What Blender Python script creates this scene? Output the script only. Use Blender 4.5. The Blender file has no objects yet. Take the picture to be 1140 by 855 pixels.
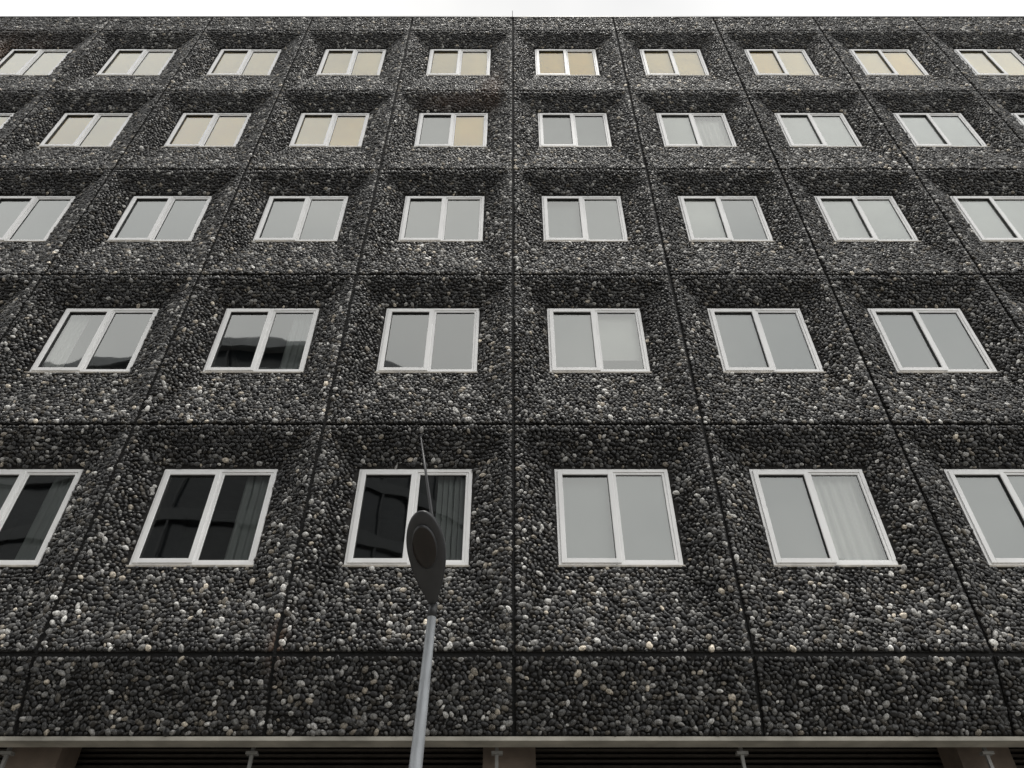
import bpy, bmesh, math, random
import numpy as np
from mathutils import Vector, Matrix
random.seed(4); np.random.seed(4)
sc=bpy.context.scene
W=2.624; H=3.213; D=8.0; CZ=1.6
Z0=CZ+3.232; NR=5; C0=-7; C1=7
X0=.547; X1=W-.547; HZ0=1.15; HZ1=H-.62; DEP=.185; RIM=.09
GAP=.017

# ---------------------------------------------------------------- materials
def mat(name):
    m=bpy.data.materials.new(name); m.use_nodes=True
    nt=m.node_tree; return m,nt,nt.nodes['Principled BSDF'],nt.nodes['Material Output']
def simple(name,col,rough=.6,metal=0,noise=.15,scale=6,bump=0,bscale=60,vstretch=1):
    m,nt,p,o=mat(name); N=nt.nodes;L=nt.links
    tc=N.new('ShaderNodeNewGeometry'); n=N.new('ShaderNodeTexNoise'); n.inputs['Scale'].default_value=scale; n.inputs['Detail'].default_value=3
    if vstretch!=1:
        mp=N.new('ShaderNodeMapping'); mp.inputs['Scale'].default_value=(1,1,vstretch); L.new(tc.outputs['Position'],mp.inputs[0]); L.new(mp.outputs[0],n.inputs['Vector'])
    else: L.new(tc.outputs['Position'],n.inputs['Vector'])
    r=N.new('ShaderNodeMapRange'); r.inputs['From Min'].default_value=.3; r.inputs['From Max'].default_value=.7
    r.inputs['To Min'].default_value=1-noise; r.inputs['To Max'].default_value=1+noise
    L.new(n.outputs['Fac'],r.inputs['Value'])
    v=N.new('ShaderNodeVectorMath'); v.operation='SCALE'; v.inputs[0].default_value=col; L.new(r.outputs[0],v.inputs['Scale'])
    L.new(v.outputs[0],p.inputs['Base Color']); p.inputs['Roughness'].default_value=rough; p.inputs['Metallic'].default_value=metal
    if bump:
        b=N.new('ShaderNodeBump'); n2=N.new('ShaderNodeTexNoise'); n2.inputs['Scale'].default_value=bscale; L.new(tc.outputs['Position'],n2.inputs['Vector'])
        b.inputs['Strength'].default_value=bump; b.inputs['Distance'].default_value=.01
        L.new(n2.outputs['Fac'],b.inputs['Height']); L.new(b.outputs[0],p.inputs['Normal'])
    return m
def math_n(N,L,op,a,b=None,c=None):
    n=N.new('ShaderNodeMath'); n.operation=op
    for i,v in enumerate((a,b,c)):
        if v is None: continue
        if isinstance(v,(int,float)): n.inputs[i].default_value=v
        else: L.new(v,n.inputs[i])
    return n.outputs[0]
def maprange(N,L,src,f0,f1,t0,t1,smooth=False):
    m=N.new('ShaderNodeMapRange'); m.inputs[1].default_value=f0; m.inputs[2].default_value=f1; m.inputs[3].default_value=t0; m.inputs[4].default_value=t1
    if smooth: m.interpolation_type='SMOOTHSTEP'
    L.new(src,m.inputs[0]); return m.outputs[0]

def pebble_mat():
    m,nt,p,o=mat('dark_pebbles'); N=nt.nodes;L=nt.links
    at=N.new('ShaderNodeAttribute'); at.attribute_name='peb'
    sp=N.new('ShaderNodeSeparateColor'); L.new(at.outputs['Color'],sp.inputs[0])
    oi=N.new('ShaderNodeObjectInfo')
    cv=N.new('ShaderNodeCombineXYZ'); L.new(sp.outputs[0],cv.inputs[0]); L.new(oi.outputs['Random'],cv.inputs[1]); L.new(sp.outputs[1],cv.inputs[2])
    wn=N.new('ShaderNodeTexWhiteNoise'); wn.noise_dimensions='3D'; L.new(cv.outputs[0],wn.inputs['Vector'])
    cr=N.new('ShaderNodeValToRGB'); cr.color_ramp.interpolation='LINEAR'
    e=cr.color_ramp.elements; e[0].position=0; e[0].color=(.008,.008,.009,1); e[1].position=1; e[1].color=(.85,.84,.8,1)
    for pos,c in ((.45,(.022,.022,.023)),(.70,(.052,.052,.052)),(.8,(.115,.114,.11)),(.88,(.25,.245,.232)),(.94,(.5,.49,.47))):
        k=e.new(pos); k.color=(*c,1)
    L.new(wn.outputs['Value'],cr.inputs[0])
    geo=N.new('ShaderNodeNewGeometry')
    n=N.new('ShaderNodeTexNoise'); n.inputs['Scale'].default_value=45; n.inputs['Detail'].default_value=1; L.new(geo.outputs['Position'],n.inputs['Vector'])
    m1=maprange(N,L,n.outputs['Fac'],.3,.7,.5,1.55)
    mp=N.new('ShaderNodeMapping'); mp.inputs['Scale'].default_value=(1.9,1.9,.35); L.new(geo.outputs['Position'],mp.inputs['Vector'])
    n2=N.new('ShaderNodeTexNoise'); n2.inputs['Scale'].default_value=1.3; n2.inputs['Detail'].default_value=4; n2.inputs['Roughness'].default_value=.6; L.new(mp.outputs[0],n2.inputs['Vector'])
    m2=maprange(N,L,n2.outputs['Fac'],.33,.67,.48,1.45)
    tc=N.new('ShaderNodeTexCoord'); so=N.new('ShaderNodeSeparateXYZ'); L.new(tc.outputs['Object'],so.inputs[0])
    sg=N.new('ShaderNodeSeparateXYZ'); L.new(geo.outputs['Position'],sg.inputs[0])
    m3=maprange(N,L,so.outputs[2],2.45,2.8,1,.62,True)  # top slope: shade deepened in the pebble colour, along with grime under the joint
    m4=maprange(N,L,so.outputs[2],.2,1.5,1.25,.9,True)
    m5=maprange(N,L,sg.outputs[2],Z0-.05,Z0+.02,.6,1)  # skirt tilts downward; its dimmer light is painted into the pebble colour
    m6=maprange(N,L,so.outputs[2],0,.09,.6,1)   # dirt held along the joint lines
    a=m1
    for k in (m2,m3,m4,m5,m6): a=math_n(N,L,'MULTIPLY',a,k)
    v=N.new('ShaderNodeVectorMath'); v.operation='SCALE'; L.new(cr.outputs[0],v.inputs[0]); L.new(a,v.inputs['Scale'])
    mt=N.new('ShaderNodeMix'); mt.data_type='RGBA'; mt.blend_type='MULTIPLY'; mt.inputs[7].default_value=(1.1,1.0,.86,1)
    L.new(math_n(N,L,'GREATER_THAN',sp.outputs[2],.8),mt.inputs[0]); L.new(v.outputs[0],mt.inputs[6])
    tot=None
    for (rx,rz,sx,sz,st) in ((-.5,Z0+4*H+.3,.22,.75,.85),(-1.35,Z0+4*H-.3,.6,.28,.35),(-12.6,Z0+4*H+2.2,1.2,.8,.45),(-2.62,Z0+.1,.1,.22,.5)):
        dx=math_n(N,L,'DIVIDE',math_n(N,L,'SUBTRACT',sg.outputs[0],rx),sx); dz=math_n(N,L,'DIVIDE',math_n(N,L,'SUBTRACT',sg.outputs[2],rz),sz)
        r2=math_n(N,L,'ADD',math_n(N,L,'MULTIPLY',dx,dx),math_n(N,L,'MULTIPLY',dz,dz))
        g=math_n(N,L,'MULTIPLY',math_n(N,L,'EXPONENT',math_n(N,L,'MULTIPLY',r2,-1)),st)
        tot=g if tot is None else math_n(N,L,'ADD',tot,g)
    rf=math_n(N,L,'MULTIPLY',tot,m2); rf=math_n(N,L,'MINIMUM',rf,.8)
    mx=N.new('ShaderNodeMix'); mx.data_type='RGBA'; mx.inputs[7].default_value=(.11,.05,.02,1)
    L.new(rf,mx.inputs[0]); L.new(mt.outputs[2],mx.inputs[6])
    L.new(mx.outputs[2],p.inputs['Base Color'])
    L.new(maprange(N,L,sp.outputs[1],0,1,.28,.6),p.inputs['Roughness'])
    return m
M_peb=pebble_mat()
M_mortar=simple('dark_mortar',(.016,.015,.014),.9,0,.4,30)
M_reveal=simple('stained_reveal_concrete',(.2,.14,.1),.85,0,.5,9)
M_seal=simple('black_joint_sealant',(.008,.008,.008),.8)
M_frame=simple('white_window_frame',(.9,.9,.895),.3,0,.06,3,vstretch=.4)
M_gask=simple('black_gasket',(.03,.03,.03),.5)
M_black=simple('black_cable',(.006,.006,.006),.9)
M_sill=simple('grey_sill',(.42,.39,.34),.5,0,.3,7)
M_room=simple('dark_room',(.05,.05,.048),.9)
M_soffit=simple('pale_soffit_concrete',(.42,.4,.35),.85,0,.3,2.5,.3)
M_brown=simple('brown_concrete',(.2,.16,.13),.85,0,.3,3,.4)
M_dark=simple('dark_glazing',(.012,.013,.014),.15)
M_louv=simple('louvre_metal',(.09,.08,.07),.5,.2)
M_pipe=simple('galvanised_pipe',(.3,.3,.29),.5,.2)
M_cap=simple('zinc_coping',(.22,.22,.22),.45,.5)
M_roof=simple('roof_felt',(.06,.06,.06),.9)
M_side=simple('side_wall_concrete',(.08,.08,.08),.9,0,.3,1,.5)

def cover_mat(name,col):
    return simple(name,col,.85,0,.1,.9)
M_cov={'grey':cover_mat('grey_blind',(.33,.35,.345)),
       'lgrey':cover_mat('light_grey_blind',(.66,.68,.65)),
       'cream':cover_mat('cream_blind',(.95,.80,.46)),
       'yellow':cover_mat('yellow_blind',(.96,.72,.18)),
       'curt':cover_mat('net_curtain',(.7,.71,.68)),
       'vbl':cover_mat('vertical_blind_fabric',(.33,.36,.35))}
def glass_mat():
    m,nt,p,o=mat('window_glass'); N=nt.nodes;L=nt.links; N.remove(p)
    t=N.new('ShaderNodeBsdfTransparent'); t.inputs[0].default_value=(.97,.98,.97,1)
    g=N.new('ShaderNodeBsdfGlossy'); g.inputs['Roughness'].default_value=.02; g.inputs['Color'].default_value=(.98,1,.975,1)
    f=N.new('ShaderNodeFresnel'); f.inputs[0].default_value=1.5
    fa=math_n(N,L,'MULTIPLY_ADD',f.outputs[0],1.35,.145)
    mx=N.new('ShaderNodeMixShader'); L.new(fa,mx.inputs[0]); L.new(t.outputs[0],mx.inputs[1]); L.new(g.outputs[0],mx.inputs[2]); L.new(mx.outputs[0],o.inputs[0])
    ge=N.new('ShaderNodeNewGeometry'); n=N.new('ShaderNodeTexNoise'); n.inputs['Scale'].default_value=1.6; n.inputs['Detail'].default_value=1; L.new(ge.outputs['Position'],n.inputs['Vector'])
    b=N.new('ShaderNodeBump'); b.inputs['Strength'].default_value=.12; b.inputs['Distance'].default_value=.02; L.new(n.outputs['Fac'],b.inputs['Height']); L.new(b.outputs[0],g.inputs['Normal'])
    return m
M_glass=glass_mat()

# ---------------------------------------------------------------- helpers
def link(ob,parent=None,loc=(0,0,0)):
    sc.collection.objects.link(ob); ob.location=loc
    if parent: ob.parent=parent
    return ob
def empty(name,loc=(0,0,0)):
    e=bpy.data.objects.new(name,None); sc.collection.objects.link(e); e.location=loc; return e
def mesh_from(name,vs,fs,mats,mi=None,smooth=False):
    me=bpy.data.meshes.new(name); me.from_pydata(vs,[],fs)
    for m in mats: me.materials.append(m)
    if mi: me.polygons.foreach_set('material_index',mi)
    if smooth: me.polygons.foreach_set('use_smooth',[True]*len(fs))
    me.update(); return me
def boxes(name,bl,mats):
    vs=[];fs=[];mi=[]
    for b in bl:
        x0,x1,y0,y1,z0,z1=b[:6]; k=b[6] if len(b)>6 else 0; n=len(vs)
        vs+=[(x0,y0,z0),(x1,y0,z0),(x1,y1,z0),(x0,y1,z0),(x0,y0,z1),(x1,y0,z1),(x1,y1,z1),(x0,y1,z1)]
        fs+=[tuple(n+i for i in f) for f in ((0,3,2,1),(4,5,6,7),(0,1,5,4),(1,2,6,5),(2,3,7,6),(3,0,4,7))]; mi+=[k]*6
    return mesh_from(name,vs,fs,mats,mi)

bmI=bmesh.new(); bmesh.ops.create_icosphere(bmI,subdivisions=2,radius=1)
bmI.verts.ensure_lookup_table()
IV=np.array([v.co[:] for v in bmI.verts]); IF=np.array([[v.index for v in f.verts] for f in bmI.faces]); bmI.free()

def pack(w,h,a,seed):
    rs=np.random.RandomState(seed); pts=[]
    nz=int(h/(a*.866))
    for j in range(nz+1):
        for i in range(int(w/a)+1):
            pts.append(((i+.5*(j%2)+.25)*a+rs.uniform(-.4,.4)*a,(j+.4)*h/(nz+.8)+rs.uniform(-.4,.4)*a))
    P=np.array(pts,dtype=np.float32); n=len(P); R=(a*rs.uniform(.58,1.42,n)).astype(np.float32)
    for it in range(8):
        dx=P[:,0][:,None]-P[:,0][None]; dz=P[:,1][:,None]-P[:,1][None]
        dist=np.sqrt(dx*dx+dz*dz)+1e-6; np.fill_diagonal(dist,9)
        I,J=np.nonzero(dist<1.4*a)
        ds=dist[I,J]; ov=np.clip(.5*(R[I]+R[J])-ds,0,None)*.3/ds
        P[:,0]+=np.bincount(I,dx[I,J]*ov,n).astype(np.float32); P[:,1]+=np.bincount(I,dz[I,J]*ov,n).astype(np.float32)
        P[:,0]=np.clip(P[:,0],R*.5,w-R*.5); P[:,1]=np.clip(P[:,1],R*.46,h-R*.46)
    return P.astype(float),R.astype(float),rs
def pebbles(name,w,h,dep,hole,seed,a=.06):
    P,R,rs=pack(w,h,a,seed)
    if hole:
        hx0,hx1,hz0,hz1=hole; mg=R*.42
        k=~((P[:,0]>hx0-mg)&(P[:,0]<hx1+mg)&(P[:,1]>hz0-mg)&(P[:,1]<hz1+mg)); P=P[k];R=R[k]
    n=len(P); e=.01
    y=dep(P[:,0],P[:,1]); gx=(dep(P[:,0]+e,P[:,1])-dep(P[:,0]-e,P[:,1]))/(2*e); gz=(dep(P[:,0],P[:,1]+e)-dep(P[:,0],P[:,1]-e))/(2*e)
    nrm=np.stack([gx,-np.ones(n),gz],1); nrm/=np.linalg.norm(nrm,axis=1)[:,None]
    nrm2=nrm+rs.normal(0,.24,(n,3)); nrm2/=np.linalg.norm(nrm2,axis=1)[:,None]
    ang=rs.normal(0,.9,n); t=np.stack([np.cos(ang),np.zeros(n),np.sin(ang)],1)
    t-= (t*nrm2).sum(1)[:,None]*nrm2; t/=np.linalg.norm(t,axis=1)[:,None]; b=np.cross(nrm2,t)
    ax=R*.5*rs.uniform(1.0,1.3,n); bx=R*.5*rs.uniform(.66,.96,n); cx=R*.5*rs.uniform(.5,.8,n)
    kk=rs.normal(0,1,(n,2,3)); ph=rs.uniform(0,6.28,(n,2))
    V=IV[None].repeat(n,0)
    rad=1+.12*np.sin(1.6*np.einsum('nvk,nk->nv',V,kk[:,0])+ph[:,0:1])+.08*np.sin(2.6*np.einsum('nvk,nk->nv',V,kk[:,1])+ph[:,1:2])
    V=V*rad[...,None]
    C=np.stack([P[:,0],y,P[:,1]],1)+nrm*(cx*rs.uniform(.05,.5,n))[:,None]
    X=C[:,None,:]+V[...,0:1]*(ax[:,None]*t)[:,None,:]+V[...,1:2]*(bx[:,None]*b)[:,None,:]+V[...,2:3]*(cx[:,None]*nrm2)[:,None,:]
    nv=len(IV); F=(IF[None]+np.arange(n)[:,None,None]*nv).reshape(-1,3)
    me=bpy.data.meshes.new(name); me.vertices.add(n*nv); me.vertices.foreach_set('co',X.reshape(-1).astype('f'))
    me.loops.add(len(F)*3); me.loops.foreach_set('vertex_index',F.reshape(-1).astype('i'))
    me.polygons.add(len(F)); me.polygons.foreach_set('loop_start',np.arange(0,len(F)*3,3,dtype='i'))
    me.polygons.foreach_set('use_smooth',np.ones(len(F),dtype=bool))
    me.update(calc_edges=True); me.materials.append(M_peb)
    at=me.attributes.new('peb','FLOAT_COLOR','POINT'); cc=np.concatenate([rs.uniform(0,1,(n,3)),np.ones((n,1))],1)
    at.data.foreach_set('color',cc[:,None,:].repeat(nv,1).reshape(-1).astype('f'))
    return me

def dep_panel(x,z):
    t=np.minimum(np.minimum((x-RIM)/(X0-RIM),(W-x-RIM)/(X0-RIM)),np.minimum((z-RIM)/(HZ0-RIM),(H-z-RIM)/(H-HZ1-RIM)))
    return DEP*np.clip(t,0,1)
w2=W-2*GAP; h2=H-2*GAP
def dep_s(x,z): return dep_panel(x+GAP,z+GAP)
panel_peb=[]
for s in range(3):
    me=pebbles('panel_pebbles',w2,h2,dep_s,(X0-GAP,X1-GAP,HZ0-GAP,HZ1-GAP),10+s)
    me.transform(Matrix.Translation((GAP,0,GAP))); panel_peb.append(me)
def rect(x0,x1,z0,z1,y): return [(x0,y,z0),(x1,y,z0),(x1,y,z1),(x0,y,z1)]
vs=rect(GAP,W-GAP,GAP,H-GAP,.14)+rect(GAP,W-GAP,GAP,H-GAP,.006)+rect(RIM,W-RIM,RIM,H-RIM,.006)+rect(X0,X1,HZ0,HZ1,DEP+.006)+rect(X0,X1,HZ0,HZ1,DEP+.09)
fs=[];mi=[]
for r in range(4):
    for i in range(4):
        j=(i+1)%4; fs.append((r*4+i,r*4+j,(r+1)*4+j,(r+1)*4+i)); mi.append(1 if r==3 else 0)
panel_slab=mesh_from('panel_slab',vs,fs,[M_mortar,M_reveal],mi)

# window frame
FX0,FX1,FZ0,FZ1=X0+.004,X1-.004,HZ0+.004,HZ1-.004
XC=(FX0+FX1)/2; fy=DEP-.005
def ring(x0,x1,z0,z1,w,y0,y1,k=0,wb=None):
    wb=wb or w
    return [(x0,x0+w,y0,y1,z0,z1,k),(x1-w,x1,y0,y1,z0,z1,k),(x0+w,x1-w,y0,y1,z1-w,z1,k),(x0+w,x1-w,y0,y1,z0,z0+wb,k)]
bl=ring(FX0,FX1,FZ0,FZ1,.05,fy,fy+.07)
bl+=[(XC-.025,XC+.025,fy+.002,fy+.068,FZ0+.05,FZ1-.05,0)]
bl+=ring(FX0+.036,XC+.012,FZ0+.03,FZ1-.036,.062,fy-.02,fy+.045)
bl+=ring(FX0+.096,XC-.048,FZ0+.09,FZ1-.096,.006,fy-.012,fy+.04,1)
bl+=ring(XC+.026,FX1-.051,FZ0+.051,FZ1-.051,.03,fy+.012,fy+.05)
bl+=ring(XC+.055,FX1-.08,FZ0+.08,FZ1-.08,.006,fy+.018,fy+.048,1)
frame_me=boxes('frame',bl,[M_frame,M_gask])
bmf=bmesh.new(); bmf.from_mesh(frame_me); bmesh.ops.bevel(bmf,geom=bmf.edges[:],offset=.003,segments=1,affect='EDGES'); bmf.to_mesh(frame_me); bmf.free()
sill_me=boxes('sill',[(X0-.01,X1+.01,DEP-.03,fy+.03,HZ0-.022,HZ0+.002,0)],[M_sill])
yg=fy+.022
glass_me=mesh_from('glass',[(FX0+.09,yg,FZ0+.085),(XC-.045,yg,FZ0+.085),(XC-.045,yg,FZ1-.09),(FX0+.09,yg,FZ1-.09),
    (XC+.05,yg+.012,FZ0+.075),(FX1-.075,yg+.012,FZ0+.075),(FX1-.075,yg+.012,FZ1-.075),(XC+.05,yg+.012,FZ1-.075)],[(0,1,2,3),(4,5,6,7)],[M_glass])
a0,a1,c0,c1=X0-.3,X1+.3,HZ0-.35,HZ1+.25; ry=fy+.075
vs=rect(FX0,FX1,FZ0,FZ1,ry)+rect(a0,a1,c0,c1,ry+.01)+rect(a0,a1,c0,c1,ry+1.6)
fs=[]
for r in range(2):
    for i in range(4):
        j=(i+1)%4; fs.append((r*4+i,r*4+j,(r+1)*4+j,(r+1)*4+i))
fs.append((8,9,10,11)); room_me=mesh_from('room',vs,fs,[M_room])
board_me=boxes('window_board',[(X0-.1,X1+.1,ry+.012,ry+.2,FZ0+.02,FZ0+.045)],[M_frame])
def wavy(name,x0,x1,z0,z1,y,amp,wl,mt,seed):
    rs=random.Random(seed); n=max(2,int((x1-x0)/.01)); vs=[];fs=[]
    ph=rs.uniform(0,6)
    for i in range(n+1):
        x=x0+(x1-x0)*i/n
        yy=y+amp*math.sin(6.283*x/wl+ph+.8*math.sin(x*9+ph))
        vs+=[(x,yy,z0),(x,yy,z1)]
    for i in range(n): fs.append((2*i,2*i+2,2*i+3,2*i+1))
    return mesh_from(name,vs,fs,[mt],smooth=True)
def slats(name,x0,x1,z0,z1,y,mt,ang):
    vs=[];fs=[];x=x0;w=.085
    while x<x1:
        n=len(vs); dx=w/2*math.cos(ang);dy=w/2*math.sin(ang)
        vs+=[(x-dx,y-dy,z0),(x+dx,y+dy,z0),(x+dx,y+dy,z1),(x-dx,y-dy,z1)]; fs.append((n,n+1,n+2,n+3)); x+=.075
    return mesh_from(name,vs,fs,[mt])
cy=fy+.06; cyc=ry+.085; zb=FZ0+.06
cov={}
L0,L1,R0,R1=FX0+.055,XC-.03,XC+.03,FX1-.055
for k in ('grey','lgrey','cream','yellow'):
    cov['L'+k]=mesh_from('blind',rect(L0,L1,FZ0+.055,FZ1-.055,cy),[(0,1,2,3)],[M_cov[k]])
    cov['R'+k]=mesh_from('blind',rect(R0,R1,FZ0+.055,FZ1-.055,cy),[(0,1,2,3)],[M_cov[k]])
cov['Lcurt']=wavy('curtain',L0,L1,zb,FZ1,cyc,.018,.11,M_cov['curt'],1)
cov['Rcurt']=wavy('curtain',R0,R1,zb,FZ1,cyc,.018,.12,M_cov['curt'],2)
cov['Rhalf']=wavy('curtain',R0+.28,R1,zb,FZ1,cyc,.022,.10,M_cov['vbl'],3)
cov['Lhalf']=wavy('curtain',L0,L0+.3,zb,FZ1,cyc,.022,.10,M_cov['curt'],5)
cov['Rvbl']=slats('vertical_blind',R0+.3,R1,zb,FZ1,cyc,M_cov['vbl'],.7)
cov['Lvv']=slats('vertical_blind',L0,L1,zb,FZ1,cyc,M_cov['vbl'],.15)
cov['Rpart']=mesh_from('blind',rect(R0+.004,R1,FZ0+.4,FZ1,cyc),[(0,1,2,3)],[M_cov['lgrey']])

cfg={}
for c in range(C0,C1):
    cfg[(4,c)]=('cream','cream')
    cfg[(3,c)]=('yellow','yellow') if c<-1 else ('lgrey','lgrey')
    cfg[(2,c)]=('grey','grey') if c<1 else ('lgrey','lgrey')
    cfg[(1,c)]=('grey','grey')
    cfg[(0,c)]=('grey','grey')
cfg[(4,0)]=('yellow','yellow'); cfg[(4,3)]=('cream','yellow'); cfg[(4,2)]=('yellow','cream')
cfg[(3,-1)]=('grey','yellow'); cfg[(3,0)]=('grey','grey'); cfg[(3,1)]=('lgrey','curt'); cfg[(3,-4)]=('yellow','cream'); cfg[(3,-2)]=('cream','yellow')
cfg[(2,0)]=('vv','grey'); cfg[(2,2)]=('lgrey','lgrey'); cfg[(2,1)]=('lgrey','grey')
cfg[(1,-1)]=('none','none'); cfg[(1,-2)]=('none','half'); cfg[(1,0)]=('grey','part'); cfg[(1,1)]=('grey','grey'); cfg[(1,-3)]=('half','none')
cfg[(0,-1)]=('none','vbl'); cfg[(0,-2)]=('none','half'); cfg[(0,-3)]=('grey','half'); cfg[(0,0)]=('vv','grey'); cfg[(0,1)]=('grey','curt')

# ---------------------------------------------------------------- building
B=empty('concrete_office_building')
full={'grey','lgrey','cream','yellow'}
for r in range(NR):
    for c in range(C0,C1):
        loc=(c*W,D,Z0+r*H)
        link(bpy.data.objects.new('facade_panel',panel_slab),B,loc)
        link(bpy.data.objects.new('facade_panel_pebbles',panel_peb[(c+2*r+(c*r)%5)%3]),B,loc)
        link(bpy.data.objects.new('window_frame',frame_me),B,loc)
        link(bpy.data.objects.new('window_sill',sill_me),B,loc)
        link(bpy.data.objects.new('window_glass',glass_me),B,loc)
        a,b=cfg[(r,c)]
        link(bpy.data.objects.new('window_room',room_me),B,loc)
        if not(a in full and b in full): link(bpy.data.objects.new('window_board',board_me),B,loc)
        for k in ('L'+a,'R'+b):
            if k in cov: link(bpy.data.objects.new('window_covering',cov[k]),B,loc)
XL,XR=C0*W,C1*W
DR=.787; BK=.25; SL=math.hypot(DR,BK)
flat=lambda x,z: np.zeros_like(x)
sk=[]
for s in range(3):
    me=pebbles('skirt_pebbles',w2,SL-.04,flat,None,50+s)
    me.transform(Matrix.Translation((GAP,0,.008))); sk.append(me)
sk_slab=boxes('skirt_slab',[(GAP,W-GAP,.006,.1,.004,SL-.028,0)],[M_mortar])
ang=math.atan2(BK,DR)
for c in range(C0,C1):
    for me,nm in ((sk_slab,'skirt_panel'),(sk[c%3],'skirt_panel_pebbles')):
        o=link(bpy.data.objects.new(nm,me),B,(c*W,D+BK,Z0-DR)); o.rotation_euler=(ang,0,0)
ZT=Z0+NR*H; PH=.84
pp=[]
for s in range(2):
    me=pebbles('parapet_pebbles',w2,PH-.03,flat,None,70+s); me.transform(Matrix.Translation((GAP,0,.02))); pp.append(me)
pslab=boxes('parapet_slab',[(GAP,W-GAP,.006,.2,.02,PH,0)],[M_mortar])
for c in range(C0,C1):
    link(bpy.data.objects.new('parapet_panel',pslab),B,(c*W,D,ZT)); link(bpy.data.objects.new('parapet_panel_pebbles',pp[c%2]),B,(c*W,D,ZT))
link(bpy.data.objects.new('coping',boxes('coping',[(XL,XR,D-.03,D+.4,ZT+PH,ZT+PH+.05)],[M_cap])),B)
jl=[]
for c in range(C0,C1+1): jl.append((c*W-.03,c*W+.03,D+.025,D+.1,Z0,ZT+PH-.01))
for r in range(NR+1): jl.append((XL,XR,D+.029,D+.104,Z0+r*H-.03,Z0+r*H+.03))
link(bpy.data.objects.new('joint_sealant',boxes('joint_sealant',jl,[M_seal])),B)
link(bpy.data.objects.new('lightning_conductor',boxes('lc',[(-.016,.0,D+.002,D+.018,Z0-.02,ZT+PH-.02),(-.014,.0,D-.05,D-.036,ZT+PH-.1,ZT+PH+.35)],[M_black])),B)
sj=boxes('skirt_joint',[(-.03,.03,.025,.08,0,SL-.02)],[M_seal])
for c in range(C0,C1+1):
    o=link(bpy.data.objects.new('skirt_joint',sj),B,(c*W,D+BK,Z0-DR)); o.rotation_euler=(ang,0,0)
ZB=Z0-DR
bl=[(XL-.25,XL-.001,D,D+14,0,ZT+PH,0),(XR+.001,XR+.25,D,D+14,0,ZT+PH,0),(XL,XR,D+13.7,D+14,0,ZT+.5,0),
    (XL,XR,D+.42,D+13.69,ZT+.2,ZT+.4,1),
    (XL,XR,D+BK-.02,D+.46,ZB-.045,ZB-.004,2),
    (XL,XR,D+.461,D+13.69,ZB+.35,ZB+.5,3),
    (XL,XR,D+.42,D+.46,ZB-.003,ZB+.5,3),
    (XL,XR,D+1.5,D+1.6,0,ZB+.349,4)]
link(bpy.data.objects.new('building_body',boxes('body',bl,[M_side,M_roof,M_soffit,M_brown,M_dark])),B)
bl=[]
z=2.3
while z<ZB+.34:
    bl.append((XL+.01,XR-.01,D+1.38,D+1.44,z,z+.025)); z+=.06
link(bpy.data.objects.new('louvres',boxes('louvres',bl,[M_louv])),B)
bl=[];pl=[]
for c in range(C0,C1+1):
    if c%2==0: bl+=[(c*W-.34,c*W+.24,D+.8,D+1.2,0,ZB+.345,0)]
    pl+=[(c*W-.2,c*W-.165,D+.53,D+.565,2.0,ZB+.345,0),(c*W-.24,c*W-.12,D+.5,D+.58,ZB-.1,ZB-.07,0)]
link(bpy.data.objects.new('ground_floor_columns',boxes('cols',bl,[M_brown])),B)
link(bpy.data.objects.new('conduits',boxes('pipes',pl,[M_pipe])),B)

# ---------------------------------------------------------------- street lamp
def tube(name,pts,rads,mt,seg=20,cap=True):
    vs=[];fs=[];n=len(pts)
    for i,(p,r) in enumerate(zip(pts,rads)):
        p=Vector(p); d=(Vector(pts[min(i+1,n-1)])-Vector(pts[max(i-1,0)])).normalized()
        u=d.cross(Vector((0,1,.01))).normalized(); v=d.cross(u)
        for k in range(seg):
            a=2*math.pi*k/seg; vs.append(tuple(p+u*(r*math.cos(a))+v*(r*math.sin(a))))
    for i in range(n-1):
        for k in range(seg):
            k2=(k+1)%seg; fs.append((i*seg+k,i*seg+k2,(i+1)*seg+k2,(i+1)*seg+k))
    fs.append(tuple(range(seg))[::-1]); fs.append(tuple((n-1)*seg+k for k in range(seg)))
    return mesh_from(name,vs,fs,[mt],smooth=True)
TILT=.03
LP=empty('street_lamp',(-.705,5.0,0)); LP.rotation_euler=(0,TILT,0)
M_pole=simple('galvanised_pole',(.36,.38,.40),.5,.2,.2,14,.15,80,vstretch=.3)
M_head=simple('dark_grey_lamp_paint',(.04,.041,.044),.4,0,.15,10)
M_lens=simple('lamp_lens',(.012,.008,.006),.25)
HT=CZ+2.38
link(bpy.data.objects.new('pole',tube('pole',[(0,0,.13),(0,0,1.2),(0,0,1.25),(0,0,HT-.08),(0,0,HT+.02)],[.075,.072,.06,.031,.027],M_pole,28)),LP)
link(bpy.data.objects.new('base_plate',boxes('base_plate',[(-.15,.15,-.15,.15,.118,.14),(-.035,.035,-.079,-.06,.5,.9)],[M_pole])),LP)
link(bpy.data.objects.new('collar',tube('collar',[(0,0,HT-.1),(0,0,HT+.0)],[.034,.032],M_head)),LP)
st=[(0,.028,.03,.03),(.08,.045,.035,.035),(.22,.088,.055,.045),(.4,.122,.072,.05),(.55,.138,.078,.05),(.67,.139,.076,.048),(.8,.124,.066,.042),(.9,.094,.05,.032),(.96,.062,.034,.023),(.995,.022,.013,.009)]
HL=.75; seg=32; vs=[];fs=[]
for (t,w,hu,hd) in st:
    for k in range(seg):
        a=2*math.pi*k/seg; cx,sx=math.cos(a),math.sin(a)
        x=w*math.copysign(abs(cx)**.85,cx); zz=(hu if sx>0 else hd)*math.copysign(abs(sx)**(.9 if sx>0 else .6),sx)
        vs.append((x,t*HL,zz))
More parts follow.
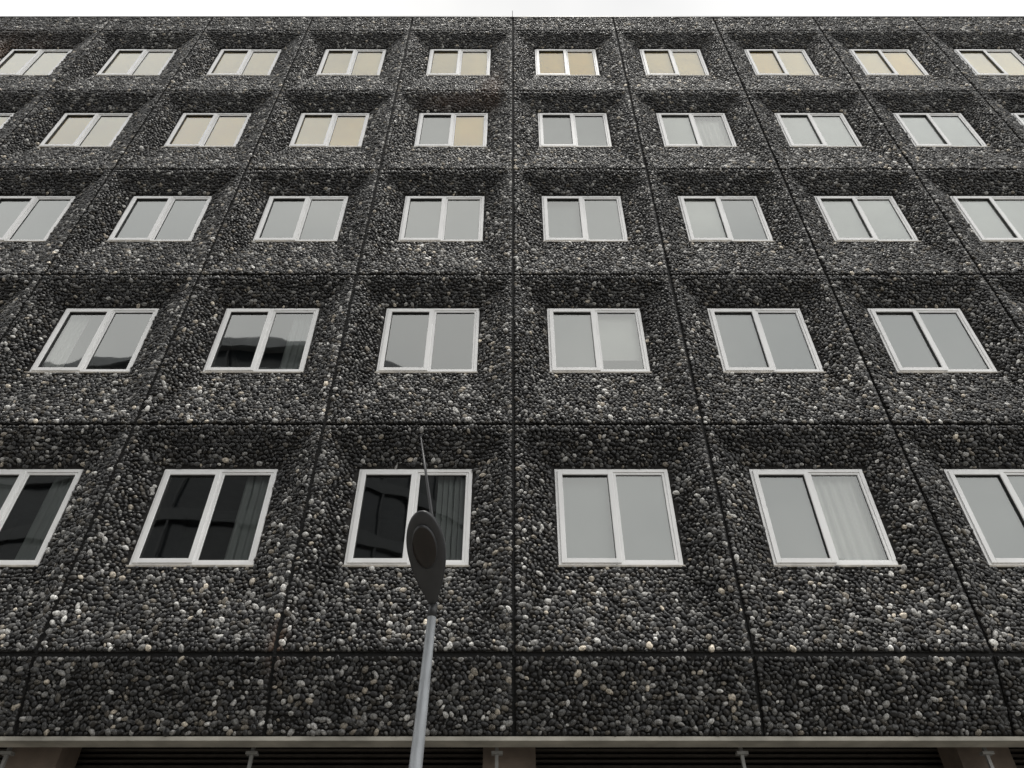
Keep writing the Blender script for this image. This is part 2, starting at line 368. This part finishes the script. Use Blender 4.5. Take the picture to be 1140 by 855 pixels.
for i in range(len(st)-1):
    for k in range(seg):
        k2=(k+1)%seg; fs.append((i*seg+k,i*seg+k2,(i+1)*seg+k2,(i+1)*seg+k))
fs.append(tuple(range(seg))[::-1]); fs.append(tuple((len(st)-1)*seg+k for k in range(seg)))
head=mesh_from('head',vs,fs,[M_head],smooth=True)
dirv=Vector((-.07,-.69,.40)).normalized(); side=dirv.cross(Vector((0,0,1))).normalized(); up=side.cross(dirv)
R=Matrix((side,dirv,up)).transposed().to_4x4()
o=link(bpy.data.objects.new('lamp_head',head),LP,(0,0,HT)); o.rotation_euler=R.to_euler(); sm=o.modifiers.new('s','SUBSURF'); sm.levels=1; sm.render_levels=2
vs=[];fs=[]; rings=[(1.0,-.040),(1.0,-.053),(.93,-.058),(.7,-.072),(.4,-.081),(.01,-.084)]
for (s,zz) in rings:
    for k in range(32):
        a=2*math.pi*k/32; vs.append((.088*s*math.cos(a),.49+.17*s*math.sin(a),zz))
for i in range(len(rings)-1):
    for k in range(32):
        k2=(k+1)%32; fs.append((i*32+k,i*32+k2,(i+1)*32+k2,(i+1)*32+k))
mi=[0 if i<64 else 1 for i in range(len(fs))]
o=link(bpy.data.objects.new('lens',mesh_from('lens',vs,fs,[M_head,M_lens],mi,smooth=True)),LP,(0,0,HT)); o.rotation_euler=R.to_euler()
link(bpy.data.objects.new('whip_aerial',tube('whip',[(0,0,HT),(.02,.02,HT+.25),(-.015,.01,HT+.5),(-.06,0,HT+.62),(-.16,0,HT+1.07),(-.26,0,HT+1.51)],[.012,.012,.015,.015,.012,.006],M_head,10)),LP)

# ---------------------------------------------------------------- little plant on a window board
M_leaf=simple('succulent_leaf',(.05,.09,.04),.6); M_pot=simple('dark_pot',(.06,.04,.03),.7)
vs=[];fs=[];mi=[]
for k in range(10):
    vs+=[(.022*math.cos(k*.628),.022*math.sin(k*.628),0),(.03*math.cos(k*.628),.03*math.sin(k*.628),.045)]
for k in range(10):
    k2=(k+1)%10; fs.append((2*k,2*k2,2*k2+1,2*k+1)); mi.append(1)
rr=random.Random(3)
for k in range(26):
    a=rr.uniform(0,6.28); l=rr.uniform(.06,.12); el=rr.uniform(.3,1.4); n=len(vs)
    d=Vector((math.cos(a)*math.cos(el),math.sin(a)*math.cos(el)*.3,math.sin(el))); s_=Vector((-math.sin(a),math.cos(a)*.3,0))*.012; b=Vector((0,0,.04))
    vs+=[tuple(b),tuple(b+d*l*.5+s_),tuple(b+d*l),tuple(b+d*l*.5-s_)]; fs.append((n,n+1,n+2,n+3)); mi.append(0)
link(bpy.data.objects.new('potted_plant',mesh_from('potted_plant',vs,fs,[M_leaf,M_pot],mi)),None,(W+XC+.13,D+ry+.045,Z0+FZ0+.046))

# ---------------------------------------------------------------- opposite building (seen in the panes)
O=empty('curved_glass_office_building')
M_ob=simple('dark_glass_band',(.02,.024,.028),.2,0,.2,.5)
M_os=simple('grey_spandrel_band',(.05,.054,.058),.5,0,.15,1)
M_rim=simple('pale_roof_rim',(.25,.26,.27),.5,0,.15,1)
M_of=simple('mullion_metal',(.05,.053,.057),.5)
OH=30.4
def plan(off):
    pts=[]
    cx,cyy,Rx,Ry=-15.0,-31.0,15.6+off,15.0+off
    for i in range(41):
        a=math.radians(115-i*115/40); pts.append((cx+Rx*math.cos(a),cyy+Ry*math.sin(a)+3.2))
    return [(-45,cyy+Ry-1.5)]+pts+[(cx+Rx,-50),(-45,-50)]
def prism(name,pl,z0,z1,mt):
    n=len(pl); vs=[(x,y,z0) for x,y in pl]+[(x,y,z1) for x,y in pl]
    fs=[(i,(i+1)%n,n+(i+1)%n,n+i) for i in range(n)]+[tuple(range(n))[::-1],tuple(range(n,2*n))]
    return mesh_from(name,vs,fs,[mt])
link(bpy.data.objects.new('core',prism('core',plan(0),.13,OH,M_ob)),O)
for k in range(9):
    link(bpy.data.objects.new('spandrel',prism('sp',plan(.25),3.2*k+.2 if k else .12,3.2*k+.8,M_os)),O)
link(bpy.data.objects.new('roof_rim',prism('rim',plan(.6),OH-.1,OH+.4,M_rim)),O)
link(bpy.data.objects.new('roof_rim_lower',prism('rim2',plan(.6),OH-2.0,OH-1.7,M_rim)),O)
pl=plan(.18); bl=[]
for (x,y) in pl[1:42:2]: bl.append((x-.05,x+.05,y-.05,y+.05,.12,OH-.11))
link(bpy.data.objects.new('mullions',boxes('mullions',bl,[M_of])),O)

# ---------------------------------------------------------------- ground
def sheet(name,x0,x1,y0,y1,z,mt): return link(bpy.data.objects.new(name,mesh_from(name,[(x0,y0,z),(x1,y0,z),(x1,y1,z),(x0,y1,z)],[(0,1,2,3)],[mt])))
sheet('ground',-600,600,-600,600,-.01,simple('ground_soil',(.09,.09,.08),.95,0,.3,.3))
sheet('road',-600,600,-10,-3,0,simple('asphalt',(.05,.05,.052),.9,0,.2,3,.6,90))
M_pv=simple('paving',(.22,.21,.19),.9,0,.2,2)
link(bpy.data.objects.new('pavement',boxes('pavement',[(-600,600,-2.85,D+1.49,-.009,.12)],[M_pv])))
M_k=simple('kerb_stone',(.3,.3,.29),.85)
link(bpy.data.objects.new('kerb',boxes('kerb',[(-600,600,-3,-2.85,-.008,.125)],[M_k])))
link(bpy.data.objects.new('pavement.001',boxes('far_pavement',[(-600,600,-60,-10.15,-.009,.11)],[M_pv])))
link(bpy.data.objects.new('kerb.001',boxes('kerb2',[(-600,600,-10.15,-10,-.008,.115)],[M_k])))
bl=[(x,x+2,-6.56,-6.44,.003,.004) for x in range(-80,80,5)]
link(bpy.data.objects.new('road_markings',boxes('rm',bl,[simple('white_road_paint',(.7,.7,.68),.7)])))

# ---------------------------------------------------------------- sky and sun
w=bpy.data.worlds.new('World'); sc.world=w; w.use_nodes=True; nt=w.node_tree;N=nt.nodes;L=nt.links
bg=N['Background']; sky=N.new('ShaderNodeTexSky'); sky.sky_type='NISHITA'; sky.sun_disc=False
EL,RO=79,155
sky.sun_elevation=math.radians(EL); sky.sun_rotation=math.radians(RO); sky.dust_density=4
tc=N.new('ShaderNodeTexCoord'); n=N.new('ShaderNodeTexNoise'); n.inputs['Scale'].default_value=2.4; n.inputs['Detail'].default_value=4; L.new(tc.outputs['Generated'],n.inputs['Vector'])
cr=N.new('ShaderNodeValToRGB'); cr.color_ramp.elements[0].position=.3; cr.color_ramp.elements[1].position=.7
cr.color_ramp.elements[0].color=(10.9,11.0,11.0,1); cr.color_ramp.elements[1].color=(14.8,14.6,14.2,1); L.new(n.outputs['Fac'],cr.inputs[0])
sz=N.new('ShaderNodeSeparateXYZ'); L.new(tc.outputs['Generated'],sz.inputs[0])
gr=maprange(N,L,sz.outputs[2],.78,.94,1.0,.66,True)
sv=N.new('ShaderNodeVectorMath'); sv.operation='SCALE'; L.new(cr.outputs[0],sv.inputs[0]); L.new(gr,sv.inputs['Scale'])
mx=N.new('ShaderNodeMix'); mx.data_type='RGBA'; mx.inputs[0].default_value=.93
L.new(sky.outputs[0],mx.inputs[6]); L.new(sv.outputs[0],mx.inputs[7]); L.new(mx.outputs[2],bg.inputs[0]); bg.inputs[1].default_value=.115
sun=bpy.data.lights.new('sun','SUN'); sun.energy=1.5; sun.angle=math.radians(12); sun.color=(1,.97,.92)
so=bpy.data.objects.new('sun',sun); sc.collection.objects.link(so)
az=math.radians(RO); e=math.radians(EL)
dv=Vector((math.sin(az)*math.cos(e),math.cos(az)*math.cos(e),math.sin(e)))
so.rotation_euler=dv.to_track_quat('Z','Y').to_euler()

cam=bpy.data.cameras.new('camera'); co=bpy.data.objects.new('camera',cam); sc.collection.objects.link(co); sc.camera=co
cam.sensor_width=36; cam.lens=26; cam.clip_end=2000; cam.clip_start=.05
co.location=(-.02,0,CZ); co.rotation_euler=(math.radians(90+42),0,0)
sc.view_settings.view_transform='Standard'; sc.view_settings.look='None'; sc.view_settings.exposure=0
